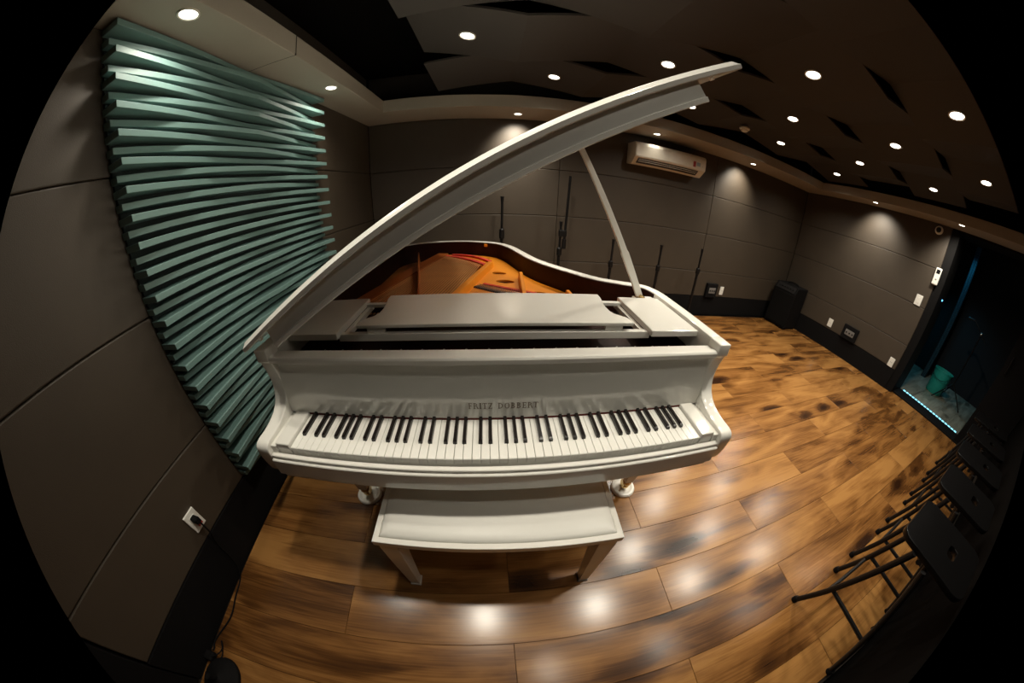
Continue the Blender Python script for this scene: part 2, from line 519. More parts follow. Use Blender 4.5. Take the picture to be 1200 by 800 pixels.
for y, kind, i0 in rows:
    for k in range(4):
        x = P0 + (i0 + 2 * k) * PX
        nth = ['first', 'second', 'third', 'fourth'][k]; rw = {1.865: 'row beside the back soffit', 1.275: 'second row from the back soffit', .685: 'third row from the back soffit', .10: 'fourth row from the back soffit', -.50: 'row nearest the stool wall'}[y]
        lab = 'round downlight, ' + nth + ' from the slat wall in the ceiling ' + rw
        place_lamp((x, y, ZC - 0.002), math.atan2(AMP, PX / 2), lab, 'downlights of the folded ceiling', CEIL_W * (.2 if y < -.3 else 1), 140, 1.0)
for (x, y), lab, g in [((-1.014, .319), 'round lit downlight above the teal slats, farther from the back wall', 'downlights over the slats'),
                    ((-1.025, 1.399), 'round lit downlight above the teal slats, nearer the back wall corner', 'downlights over the slats'),
                    ((.22, 2.43), 'round lit downlight in the back soffit left of the raised piano lid', None),
                    ((1.64, 2.44), 'round lit downlight in the back soffit over the air conditioner', None),
                    ((3.053, 2.44), 'round lit downlight in the back soffit between air conditioner and corner', None),
                    ((4.505, 1.504), 'round lit downlight in the right soffit over the taupe panel wall', None),
                    ((4.54, .434), 'round lit downlight in the right soffit beside the security camera', None)]:
    aim = (-.05, 0) if x < -.9 else ((.75, 0) if x > 4.4 else ((0, .1) if 1 < x < 2 else (0, .7)))
    o = place_lamp((x, y, ZS - 0.002), 0, lab, g or 'x', SOFF_W * (.36 if x < -.9 else (.07 if 1 < x < 2 else 1)), 156 if x < -.9 else 98, 1.0, aim)
    o.scale = (.82, .82, .82)
    if not g: del o['group']
for ch in list(proto.children): bpy.data.objects.remove(ch)
bpy.data.objects.remove(proto)

# ------------------------------------------------------------------ teal slat diffuser on the left wall
DY0, DY1 = 0.135, 1.535
dif = thing('acoustic_slat_diffuser', (xl(.8), .83, 1.19), 'large diffuser of stacked wavy teal wooden slats on the left wall', 'wall diffuser')
obj('backing', MB().prism([(xl(DY0) - .0, DY0 + .01), (xl(DY1), DY1 - .01), (xl(DY1) + .012, DY1 - .01), (xl(DY0) + .012, DY0 + .01)], 'z', .285, 2.10), 'slatback', dif)
profA = catmull([(0, .108), (.25, .082), (.52, .052), (.76, .078), (1, .108)], 5)
profB = [(0, .058)] + catmull([(.02, .060), (.3, .088), (.52, .108)], 4)[1:] + catmull([(.52, .108), (.76, .070), (1, .030)], 4)[1:]
def slat_mesh(prof, z):
    front = [(xl(DY0 + s * (DY1 - DY0)) + dd, DY0 + s * (DY1 - DY0)) for s, dd in prof]
    poly = front + [(xl(DY1) + .010, DY1), (xl(DY0) + .010, DY0)]
    return MB().prism(poly, 'z', z - .0115, z + .0115)
protoA = protoB = None
zz = 2.088; i = 0
while zz > 0.295:
    if i < 2:
        o = obj('slat', slat_mesh(profA if i == 0 else profB, zz), 'slat', dif, bevel=.0012, seg=1)
        if i == 0: protoA = (o, zz)
        else: protoB = (o, zz)
    else:
        p, z0 = protoA if i % 2 == 0 else protoB
        o = p.copy(); COL.objects.link(o); o.parent = dif; o.location = (0, 0, zz - z0)
    zz -= 0.0453; i += 1

# ------------------------------------------------------------------ the grand piano
PO = (0, 0.8, 0)
pn = thing('grand_piano', PO, 'white lacquered grand piano with its lid propped open', 'piano')
TOP, HW, TH = 0.983, 0.737, 0.049
right = [(HW, .142), (HW, .30), (HW, .50), (.736, .60), (.727, .655), (.703, .706), (.655, .735), (.575, .762), (.495, .800), (.425, .872), (.357, .962), (.290, 1.065), (.236, 1.19), (.190, 1.355), (.142, 1.52), (.075, 1.645), (-.02, 1.72), (-.12, 1.762), (-.22, 1.79), (-.37, 1.797), (-.50, 1.780), (-.61, 1.735), (-.69, 1.66), (-.73, 1.56), (-HW, 1.45), (-HW, 1.2), (-HW, .8), (-HW, .142)]
RIM = catmull(right, 3)
RIN = offset(RIM, TH)
def ring_wall(outer, inner, z0, z1):
    mb = MB(); n = len(outer)
    rings = [[(*outer[i], z0), (*outer[i], z1), (*inner[i], z1), (*inner[i], z0)] for i in range(n)]
    return mb.loft(rings)
RB = [(HW, .2005)] + [p for p in RIM if p[1] > .22] + [(-HW, .2005)]
obj('rim', ring_wall(RB, offset(RB, TH), 0.60, TOP), 'white', pn, bevel=.004, smooth=30)
# dark mahogany lining, from behind the side shelves on
def clip(pl, y): return [p for p in pl if p[1] > y]
LIN = clip(offset(RIM, TH + .001), 0.575)
obj('inner_rim', ring_wall(LIN, clip(offset(RIM, TH + .007), 0.575)[:len(LIN)] if len(clip(offset(RIM, TH + .007), 0.575)) == len(LIN) else offset(LIN, .006), 0.80, TOP - .004), 'liner', pn, smooth=30)
# cheeks: the S-shaped arms beside the keys
ck = [(.142, TOP), (.142, .940), (.150, .936)] + catmull([(.158, .905), (.163, .865), (.158, .828), (.142, .796), (.108, .770), (.055, .757), (.005, .755), (-.014, .748), (-.022, .733), (-.022, .705), (-.018, .665), (-.008, .628), (.02, .606), (.06, .600)], 3) + [(.20, .600), (.20, TOP)]
for sx in (-1, 1):
    x0, x1 = sorted((sx * (HW - TH - .0), sx * (HW + .0005)))
    obj('cheek', MB().prism(ck, 'x', x0, x1), 'white', pn, bevel=.006, smooth=40, seg=3)
IN = HW - TH
obj('keybed', MB().box(-IN, IN, -.016, .60, .612, .690), 'white', pn, bevel=.004)
ks = [(-.0045, .640), (-.0045, .712), (-.006, .7165), (-.018, .7165), (-.0205, .714), (-.0205, .7075), (-.0165, .7065), (-.0165, .7045), (-.026, .7035), (-.0285, .700), (-.0285, .640)]
obj('key_slip', MB().prism(ks, 'x', -IN, IN), 'white', pn, bevel=.0008, seg=1)
obj('case_bottom', MB().prism([p for p in offset(RIM, TH * .5)], 'z', .60, .64), 'white', pn)
# keys
kb = obj('keyboard', MB().box(-.6125, .6125, .0025, .20, .692, .716), 'key', pn)
KW = 1.225 / 52
def key_white(x0):
    a, b = x0 + .0005, x0 + KW - .0005
    mb = MB(); z1 = .740
    mb.loft([[(a, 0.001, .7165), (b, 0.001, .7165), (b, .155, .7165), (a, .155, .7165)],
             [(a, 0.0, z1 - .002), (b, 0.0, z1 - .002), (b, .155, z1 - .002), (a, .155, z1 - .002)],
             [(a + .0007, .0018, z1), (b - .0007, .0018, z1), (b - .0007, .155, z1), (a + .0007, .155, z1)]])
    return mb
def key_black(xc):
    w = .0058
    return MB().loft([[(xc - w, .052, .7385), (xc + w, .052, .7385), (xc + w, .152, .7385), (xc - w, .152, .7385)],
                      [(xc - w * .93, .0545, .748), (xc + w * .93, .0545, .748), (xc + w * .93, .152, .748), (xc - w * .93, .152, .748)],
                      [(xc - w * .72, .060, .7515), (xc + w * .72, .060, .7515), (xc + w * .72, .152, .7525), (xc - w * .72, .152, .7525)]])
wk0 = bk0 = None
sharp_after = {0: 1, 2: -.13, 3: .13, 5: -.16, 6: 0}   # A0 = index 0 of pattern A B C D E F G
pat = ['A', 'B', 'C', 'D', 'E', 'F', 'G']
off = {'A': .14, 'C': -.14, 'D': .14, 'F': -.16, 'G': 0.0}
for k in range(52):
    x0 = -.6125 + k * KW
    if wk0 is None:
        wk0 = obj('white_key', key_white(x0), 'key', kb)
    else:
        o = wk0.copy(); COL.objects.link(o); o.parent = kb; o.location = (k * KW, 0, 0)
    nme = pat[k % 7]
    if nme in off and k < 51:
        xc = x0 + KW + off[nme] * .012
        if bk0 is None:
            bk0 = (obj('black_key', key_black(xc), 'ebony', kb), xc)
        else:
            o = bk0[0].copy(); COL.objects.link(o); o.parent = kb; o.location = (xc - bk0[1], 0, 0)
for sx in (-1, 1):
    x0, x1 = sorted((sx * .6145, sx * (IN - .021)))
    obj('cheek_block', MB().box(x0, x1, -.001, .150, .692, .752), 'white', pn, bevel=.004)
    x0, x1 = sorted((sx * (IN - .021), sx * (IN)))
    obj('side_fillet', MB().box(x0, x1, -.004, .150, .690, .742), 'white', pn, bevel=.002)
# fallboard with engraved name
fb = [(.149, .747), (.151, .780), (.156, .830), (.163, .870), (.172, .910), (.176, .938), (.196, .938), (.190, .870), (.172, .747)]
fbo = obj('fallboard', MB().prism(fb, 'x', -IN + .001, IN - .001), 'white', pn, smooth=30)
obj('felt_strip', MB().box(-.640, .640, .1475, .160, .7405, .7455), 'feltdark', pn)
def letters(text, height, depth):
    """seriffed capitals, built from strokes; returns MB in local x (advance), z (up) and width"""
    T, t, s = .15, .06, .09
    def bx(x0, x1, z0, z1): return ('b', x0, x1, z0, z1)
    def ser(x, z): return bx(x - s, x + T + s, z, z + t)
    def stem(x): return [bx(x, x + T, 0, 1), ser(x, 0), ser(x, 1 - t)]
    def bowl(x, z0, z1, w): return [('a', x, z0, z1, w)]
    G = {'F': (.62, stem(.1) + [bx(.1, .60, 1 - t, 1), bx(.55, .60, .78, 1), bx(.1, .45, .49, .49 + t), bx(.42, .47, .40, .64)]),
         'R': (.78, stem(.1) + bowl(.2, .47, 1, .38) + [('d', .42, .50, .68, 0, .13), bx(.60, .82, 0, t)]),
         'I': (.36, stem(.1)),
         'T': (.72, [bx(.28, .28 + T, 0, 1), ser(.28, 0), bx(.02, .70, 1 - t, 1), bx(.02, .07, .76, 1), bx(.65, .70, .76, 1)]),
         'Z': (.68, [bx(.05, .62, 1 - t, 1), bx(.05, .64, 0, t), ('d', .52, 1, .05, 0, .15), bx(.05, .10, .78, 1), bx(.59, .64, 0, .22)]),
         'D': (.84, stem(.1) + bowl(.2, 0, 1, .56)),
         'O': (.86, [('o', .05, 0, 1, .74)]),
         'B': (.74, stem(.1) + bowl(.2, .50, 1, .36) + bowl(.2, 0, .55, .42)),
         'E': (.68, stem(.1) + [bx(.1, .60, 1 - t, 1), bx(.55, .60, .78, 1), bx(.1, .45, .48, .48 + t), bx(.42, .47, .39, .63), bx(.1, .63, 0, t), bx(.58, .63, 0, .24)]),
         ' ': (.55, [])}
    mb = MB(); x = 0; h = height
    def quad(pts): 
        mb.loft([[(px * h, 0, pz * h) for px, pz in pts], [(px * h, -depth, pz * h) for px, pz in pts]])
    for c in text:
        w, st = G[c]
        for q in st:
            if q[0] == 'b': quad([(x + q[1], q[3]), (x + q[2], q[3]), (x + q[2], q[4]), (x + q[1], q[4])])
            elif q[0] == 'd': quad([(x + q[1], q[2]), (x + q[3], q[4]), (x + q[3] + q[5], q[4]), (x + q[1] + q[5], q[2])])
            else:
                full_o = q[0] == 'o'
                z0, z1, ww = q[2], q[3], q[4]; zc, rz = (z0 + z1) / 2, (z1 - z0) / 2
                cx = x + q[1] + (ww / 2 if full_o else 0); rx = ww / 2 if full_o else ww
                a0, a1 = (0, 2 * pi) if full_o else (-pi / 2, pi / 2)
                n = 14 if full_o else 8
                for k in range(n):
                    u, v = a0 + (a1 - a0) * k / n, a0 + (a1 - a0) * (k + 1) / n
                    def pt(a, inn):
                        return (cx + cos(a) * (rx - (.145 if inn else 0)), zc + sin(a) * (rz - (.055 if inn else 0)))
                    quad([pt(u, 0), pt(v, 0), pt(v, 1), pt(u, 1)])
        x += w + .13
    return mb, (x - .13) * h
mb, wd = letters('FRITZ DOBBERT', .0195, .0006)
sx_ = .200 / wd
nm = MB()
for v in mb.v:
    z = .7815 + v[2]
    yy = .151 + (z - .780) / .05 * .005
    nm.v.append((-.083 + v[0] * sx_, yy + v[1] - .0003, z))
nm.f = mb.f
tag(sub('engraved_name', nm, 'letter', fbo), 'dark engraved letters reading FRITZ DOBBERT')
# ledge above the fallboard
lg = [(.142, .938), (.142, .951), (.146, .9555), (.150, .957), (.164, .957), (.170, .9525), (.196, .9525), (.196, .938)]
obj('fallboard_ledge', MB().prism(lg, 'x', -IN + .0005, IN - .0005), 'white', pn, bevel=.0012, seg=2)
# tuning pin block in the slot, with pins
obj('pin_block', MB().box(-IN + .002, IN - .002, .20, .60, .84, .893), 'liner', pn)
mb = MB()
random.seed(3)
for k in range(110):
    x = -.62 + k * .0113
    for r_ in range(2):
        y = .245 + .022 * r_ + .006 * (k % 3)
        if (k + r_) % 2 == 0:
            mb.lathe([(.0033, .893), (.0033, .903), (.0026, .906), (.0001, .9062)], (x, y, 0), 8)
tag(obj('tuning_pins', mb, 'steel', pn, smooth=True), kind='stuff')
# music desk group
for sx in (-1, 1):
    x0, x1 = sorted((sx * .494, sx * (IN - .002)))
    obj('music_shelf', MB().box(x0, x1, .262, .566, .949, .971), 'white', pn, bevel=.0025)
    x0, x1 = sorted((sx * .478, sx * .494))
    obj('desk_slide', MB().box(x0, x1, .292, .556, .930, .949), 'white', pn, bevel=.001)
obj('desk_front_rail', MB().box(-.503, .503, .286, .306, .931, .956), 'white', pn, bevel=.002)
obj('desk_rear_rail', MB().box(-.492, .492, .520, .542, .948, .962), 'white', pn, bevel=.002)
half = [(.4335, .287), (.434, .312), (.428, .330), (.412, .345), (.396, .358), (.386, .382), (.384, .42), (.388, .46), (.396, .50), (.398, .520), (.398, .548)]
desk = half + [(-x, y) for x, y in reversed(half)]
obj('music_desk', MB().prism(desk, 'z', .974, .986), 'white', pn, bevel=.003)
for x in (-.37, .37):
    obj('desk_foot', MB().box(x - .03, x + .03, .294, .305, .956, .975), 'white', pn)
# soundboard, plate, struts, strings
SB = offset(RIM, TH + .012)
SBp = [p for p in SB if p[1] > .59]
obj('soundboard', MB().prism(SBp, 'z', .825, .842), 'sound', pn)
FL0 = [p for p in offset(RIM, TH + .018) if p[1] > .60]
def inset_pt(p): return p
# right (treble) web of the plate with round holes
rr = [p for p in offset(RIM, TH + .022) if p[1] > .60]
cut = max(range(len(rr)), key=lambda i: -abs(rr[i][0] - (-.02)) if rr[i][1] > 1.3 else -9)
web = rr[:cut + 1] + [(-.055, 1.34), (-.115, 1.10), (-.185, .74), (-.21, .60)]
holes = [circle(.035, 1.185, .042, 20, .026, -.35), circle(.062, 1.02, .05, 20, .030, -.3), circle(.213, .83, .036, 20, .024, -.2), circle(.36, .70, .03, 16, .02)]
filled('treble_plate', [web] + holes, .872, .884, 'gold', pn, .002)
# bridge area opening below the web: row of hitch pins and bridge
mb = MB()
for k in range(46):
    s = k / 45
    x, y = -.07 + s * .30, .945 - .20 * s - .05 * s * s
    mb.lathe([(.0022, .884), (.0022, .895), (.0001, .8955)], (x, y, 0), 6)
    mb.lathe([(.0022, .884), (.0022, .895), (.0001, .8955)], (x - .012, y - .03, 0), 6)
tag(obj('hitch_pins', mb, 'steel', pn), kind='stuff')
def band(c, w, z0, z1):
    a = offset(c, w / 2); b = offset(c, -w / 2)
    return MB().loft([[(*a[i], z0), (*a[i], z1), (*b[i], z1), (*b[i], z0)] for i in range(len(c))])
obj('treble_bridge', band(catmull([(-.09, .93), (.02, .845), (.12, .79), (.26, .735)], 5), .030, .884, .890), 'liner', pn)
obj('treble_felt', band(catmull([(-.05, .965), (.04, .905), (.14, .845), (.20, .81)], 5), .016, .884, .8925), 'felt', pn)
# bass web at the tail, with red felt, and the bass-side flange
bassw = [(-.055, 1.345), (-.02, 1.40)] + [p for p in rr[cut:] if p[1] > 1.60 and p[0] > -.40] + [(-.385, 1.66), (-.30, 1.605), (-.20, 1.52), (-.12, 1.42)]
filled('bass_plate', [bassw], .872, .884, 'gold', pn, .002)
obj('bass_felt', band(catmull([(-.345, 1.655), (-.24, 1.60), (-.14, 1.50), (-.05, 1.37)], 5), .030, .884, .894), 'felt', pn)
obj('bass_hitch_rail', band(catmull([(-.30, 1.685), (-.19, 1.65), (-.09, 1.56), (-.015, 1.44)], 5), .022, .884, .897), 'felt', pn)
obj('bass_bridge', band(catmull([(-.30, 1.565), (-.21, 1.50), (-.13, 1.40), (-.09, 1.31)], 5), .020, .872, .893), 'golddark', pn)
def strut(p0, p1, w0, z0, z1, name='plate_strut', mat='gold', w1=None):
    a, b = Vector(p0), Vector(p1); d = (b - a).normalized(); n = Vector((-d.y, d.x)); w1 = w1 or w0 * .6
    def ring(p, zt): return [(*(p + n * w0 / 2), z0), (*(p + n * w1 / 2), zt), (*(p - n * w1 / 2), zt), (*(p - n * w0 / 2), z0)]
    mb = MB().loft([ring(a, z1), ring(b, z1)])
    return obj(name, mb, mat, pn, bevel=.003)
strut((-.215, .58), (-.015, 1.345), .050, .872, .918)
strut((.125, .58), (.150, 1.08), .030, .884, .922)
strut((.36, .58), (.345, .80), .028, .884, .915)
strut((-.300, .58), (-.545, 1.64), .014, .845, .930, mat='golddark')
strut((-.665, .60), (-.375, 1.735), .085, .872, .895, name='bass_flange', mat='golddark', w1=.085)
mb = MB()
for k in range(26):                                  # bass strings, overspun with copper
    s = k / 25
    mb.tube([(-.61 + .40 * s, .58, .896), (-.335 + .255 * s, 1.615 - .22 * s - .05 * s * s, .897)], .0026, 5)
tag(obj('bass_strings', mb, 'copper', pn), kind='stuff')
mb = MB()
for k in range(60):                                  # treble strings
    s = k / 59
    mb.tube([(-.17 + .70 * s, .58, .893), (-.075 + .50 * s, .95 - .26 * s, .893)], .0007, 4)
tag(obj('treble_strings', mb, 'steel', pn), kind='stuff')
mb = MB()
for k in range(26):
    s = k / 25
    mb.box(-.58 + 1.12 * s - .016, -.58 + 1.12 * s + .016, .600, .632, .893, .903)
obj('damper_rail', MB().box(-.62, .62, .592, .606, .895, .925), 'liner', pn, bevel=.002)
tag(obj('dampers', mb, 'felt', pn), kind='stuff')
for x, y in ((.432, .832), (-.05, 1.675)):
    obj('lid_buffer', MB().box(x - .013, x + .013, y - .012, y + .012, .952, .972), 'gold', pn, bevel=.003)
# lid: opened about its left edge
ANG = 0.519
HX, HZ = -.758, .9835
def lidp(s, y, n): return (HX + s * cos(ANG) - n * sin(ANG), y, HZ + s * sin(ANG) + n * cos(ANG))
lo_ = offset(RIM, -.016)
lo_ = [(p[0], max(p[1], .124)) for p in lo_]
lo_[0] = (lo_[0][0], .124); lo_[-1] = (lo_[-1][0], .124)
def shrink(pl, d):
    c = offset(pl, d)
    c = [(p[0], p[1]) for p in c]
    c[0] = (c[0][0], .124 + d); c[-1] = (c[-1][0], .124 + d)
    return [(p[0], max(p[1], .124 + d)) for p in c]
rings = []
for d, n in ((.002, 0.0), (0.0, .002), (0.0, .0125), (.004, .0145), (.013, .0235), (.016, .0245)):
    rings.append([lidp(p[0] - HX, p[1], n) for p in shrink(lo_, d)])
lid = obj('lid', MB().loft(rings), 'whitelid', pn, smooth=25)
lip = MB().loft([[lidp(s, y, n) for y, n in ((.1395, 0), (.1325, -.0405), (.1270, -.042), (.1265, -.0525), (.128, -.0545), (.156, -.0545), (.156, 0))] for s in (.128, 1.372)])
sub('lid_lip', lip, 'whitelid', lid, bevel=.0008, seg=1)
for s in (.075, 1.425):
    sub('lid_bumper', MB().loft([[lidp(s + r * cos(a), .150 + r * sin(a), n) for a in [2 * pi * k / 12 for k in range(12)]] for r, n in ((.007, .001), (.007, -.006), (.005, -.008))]), 'plastic', lid)
for y in (.42, 1.05, 1.45):
    sub('lid_hinge', MB().tube([(-.742, y - .05, .984), (-.742, y + .05, .984)], .006, 8), 'brass', lid)
# prop stick
a, b = Vector((.606, .588, .972)), Vector((.262, .557, 1.562))
d = (b - a).normalized(); sd = d.cross(Vector((0, 1, 0))).normalized(); up = d.cross(sd)
def prr(p, w, t): return [p + sd * w + up * t, p - sd * w + up * t, p - sd * w - up * t, p + sd * w - up * t]
prop = obj('lid_prop', MB().loft([prr(a, .014, .008), prr(a + (b - a) * .3, .0155, .008), prr(a + (b - a) * .32, .0125, .008), prr(b, .009, .007)]), 'whitelid', pn, bevel=.002)
sub('prop_hinge', MB().box(.592, .628, .572, .602, .962, .972).tube([(.608, .566, .974), (.608, .606, .974)], .007, 10), 'brass', prop)
obj('prop_block', MB().box(.585, .688, .562, .612, .930, .962), 'white', pn, bevel=.002)
# legs with casters
for (x, y) in ((-.672, .305), (.668, .300), (-.22, 1.50)):
    def sq(w, z): return [(x - w, y - w, z), (x + w, y - w, z), (x + w, y + w, z), (x - w, y + w, z)]
    lg_ = obj('leg', MB().loft([sq(.024, .098), sq(.025, .11), sq(.046, .50), sq(.046, .53), sq(.055, .54), sq(.055, .602)]), 'white', pn, bevel=.004)
    sub('ferrule', MB().lathe([(.024, .070), (.026, .078), (.026, .098), (.018, .100)], (x, y, 0), 20), 'brass', lg_, smooth=True)
    sub('caster_wheel', MB().lathe([(.012, -.013), (.026, -.012), (.028, -.007), (.028, .007), (.026, .012), (.012, .013)], (x, y + .012, .044), 20, Matrix.Rotation(pi / 2, 3, 'Y')), 'brass', lg_, smooth=True)
    for q in (-.016, .016):
        sub('caster_fork', MB().box(x + q - .002, x + q + .002, y - .010, y + .022, .036, .076), 'brass', lg_)
    cup = MB().loft([[(x + r * cos(2 * pi * k / 32), y + .012 + r * sin(2 * pi * k / 32), z) for k in range(32)] for r, z in
                     ((.060, 0), (.066, .003), (.066, .012), (.061, .020), (.050, .0215), (.046, .019), (.036, .0145), (.001, .0140))])
    lab = {-.672: 'white round caster cup under the left front piano leg', .668: 'white round caster cup under the right front piano leg', -.22: 'white round caster cup under the rear piano leg'}[x]
    tag(obj('caster_cup', cup, 'plastic', None, smooth=30, at=(x, y, 0)), lab, 'caster cup', 'caster cups under the piano')
# pedal lyre
ly = obj('pedal_box', MB().box(-.16, .16, .46, .56, .075, .145), 'white', pn, bevel=.004)
for x in (-.085, .085):
    obj('lyre_post', MB().box(x - .017, x + .017, .49, .53, .145, .605), 'white', pn, bevel=.003)
for x in (-.08, 0, .08):
    obj('pedal', MB().prism([(x - .010, .46), (x + .010, .46), (x + .014, .38), (x + .016, .345), (x + .009, .332), (x - .009, .332), (x - .016, .345), (x - .014, .38)], 'z', .082, .092), 'brass', pn, bevel=.002)

# ------------------------------------------------------------------ bench
BA = -0.0215
BC = Vector((-.006, .018, 0))
bn = thing('piano_bench', tuple(BC), 'white piano bench with padded vinyl seat in front of the keys', 'bench')
BR = Matrix.Translation(BC) @ Matrix.Rotation(BA, 4, 'Z')
def bq(mb):
    mb.v = [tuple(BR @ Vector(v)) for v in mb.v]; return mb
bx_, by_ = .379, .165
fr = MB()
outer = [(-bx_, -by_), (bx_, -by_), (bx_, by_), (-bx_, by_)]; inn = [(-bx_ + .019, -by_ + .019), (bx_ - .019, -by_ + .019), (bx_ - .019, by_ - .019), (-bx_ + .019, by_ - .019)]
rg = []
for i in range(5):
    o_, n_ = outer[i % 4], inn[i % 4]
    rg.append([(*o_, .462), (*o_, .490), (*n_, .490), (*n_, .462)])
fr.loft(rg, False, False)
obj('seat_frame', bq(fr), 'white', bn, bevel=.002)
cu = MB()
def rc(ins, z, r): return [(x, y, z) for x, y in rrect(-bx_ + .0195 + ins, bx_ - .0195 - ins, -by_ + .0195 + ins, by_ - .0195 - ins, r)]
cu.loft([rc(0, .464, .004), rc(0, .489, .004), rc(.003, .495, .006), rc(.010, .500, .012), rc(.03, .5035, .02), rc(.08, .505, .03)])
obj('seat_cushion', bq(cu), 'seat', bn, smooth=40)
obj('apron', bq(MB().box(-bx_ + .02, bx_ - .02, -by_ + .022, -by_ + .040, .405, .462).box(-bx_ + .02, bx_ - .02, by_ - .040, by_ - .022, .405, .462)
    .box(-bx_ + .022, -bx_ + .040, -by_ + .03, by_ - .03, .405, .462).box(bx_ - .040, bx_ - .022, -by_ + .03, by_ - .03, .405, .462)), 'white', bn)
for sx in (-1, 1):
    for sy in (-1, 1):
        cx, cy = sx * (bx_ - .042), sy * (by_ - .042)
        def sq(w, z, dx=0): return [(cx - w + sx * dx, cy - w + sy * dx, z), (cx + w + sx * dx, cy - w + sy * dx, z), (cx + w + sx * dx, cy + w + sy * dx, z), (cx - w + sx * dx, cy + w + sy * dx, z)]
        obj('leg', bq(MB().loft([sq(.0185, .012, .012), sq(.0195, .05, .012), sq(.031, .42, .004), sq(.031, .463, .004)])), 'white', bn, bevel=.002)
        obj('foot_pad', bq(MB().loft([sq(.022, 0, .012), sq(.022, .014, .012)])), 'grey' if sx > 0 and sy < 0 else 'white', bn, bevel=.002)

# ------------------------------------------------------------------ air conditioner on the back wall
ax0, ax1, az0, az1 = 1.425, 2.335, 1.768, 2.005
ayb = yb(1.9) - .001
ac = thing('air_conditioner', (1.88, ayb, az0), 'cream split air conditioner mounted high on the back wall', 'air conditioner')
ayf = ayb - .205
prof = [(ayb, az0 + .01), (ayb, az1), (ayf + .03, az1), (ayf + .008, az1 - .012), (ayf, az1 - .04), (ayf + .002, az0 + .075), (ayf + .018, az0 + .066), (ayf + .075, az0 + .012), (ayf + .095, az0)]
obj('body', MB().prism(prof, 'x', ax0, ax1), 'acplastic', ac, bevel=.006, smooth=30)
obj('front_panel', MB().box(ax0 + .006, ax1 - .006, ayf - .006, ayf + .004, az0 + .085, az1 - .035), 'acplastic', ac, bevel=.004)
obj('outlet_slot', MB().prism([(ayf + .014, az0 + .064), (ayf + .020, az0 + .069), (ayf + .073, az0 + .018), (ayf + .066, az0 + .014)], 'x', ax0 + .045, ax1 - .09), 'blackgloss', ac)
for k in range(2):
    zc, yc = az0 + .051 - .017 * k, ayf + .024 + .017 * k
    obj('louver', MB().prism([(yc - .002, zc), (yc + .004, zc + .005), (yc + .006, zc + .003), (yc, zc - .002)], 'x', ax0 + .06, ax1 - .105), 'acplastic', ac)
obj('red_label', MB().box(ax1 - .185, ax1 - .150, ayf - .0075, ayf - .006, az0 + .10, az1 - .075), 'redpl', ac)
obj('spec_label', MB().box(ax1 - .138, ax1 - .085, ayf - .0075, ayf - .006, az0 + .115, az1 - .08), 'bluelab', ac)
obj('indicator', MB().sphere((ax1 - .055, ayf - .006, az0 + .12), .007, 10, 6), 'steel', ac, smooth=True)

# ------------------------------------------------------------------ microphone stands along the back wall
def mic_stand(x, y, h, label, boom=None):
    t = thing('microphone_stand', (x, y, 0), label, 'microphone stand', 'microphone stands by the back wall')
    obj('base', MB().lathe([(.115, 0), (.118, .006), (.112, .014), (.03, .022), (.018, .028)], (x, y, 0), 28), 'darkmetal', t, smooth=30)
    obj('pole', MB().tube([(x, y, .02), (x, y, h * .72)], .0165, 10), 'darkmetal', t, smooth=30)
    obj('inner_pole', MB().tube([(x, y, h * .72), (x, y, h)], .0125, 10), 'darkmetal', t, smooth=30)
    obj('clutch', MB().lathe([(.018, h * .70), (.026, h * .705), (.026, h * .775), (.016, h * .785)], (x, y, 0), 16), 'darkmetal', t, smooth=30)
    obj('clip', MB().tube([(x, y, h), (x, y, h + .05)], [.015, .018], 10), 'darkmetal', t, smooth=30)
    if boom:
        bx, z0, z1 = boom
        obj('boom_arm', MB().tube([(bx, y - .02, z0), (bx + .02, y - .02, z1)], .013, 10), 'darkmetal', t, smooth=30)
        obj('boom_joint', MB().box(x - .02, bx + .02, y - .035, y + .012, (z0 + h) / 2 - .04, (z0 + h) / 2 + .03), 'darkmetal', t, bevel=.006)
        obj('boom_weight', MB().tube([(bx, y - .02, z0 - .10), (bx, y - .02, z0)], .022, 12), 'darkmetal', t, smooth=30)
mic_stand(.096, 2.50, 1.26, 'black microphone stand seen over the piano tail, alone with no boom')
mic_stand(.695, 2.50, 1.03, 'tallest black microphone stand with its boom folded upright', (.735, .90, 1.545))
mic_stand(1.29, 2.50, .885, 'short black microphone stand just behind the lid prop')
mic_stand(1.905, 2.50, .875, 'short black microphone stand below the air conditioner, between two others')
mic_stand(2.51, 2.50, .895, 'short black microphone stand next to the black wall box')

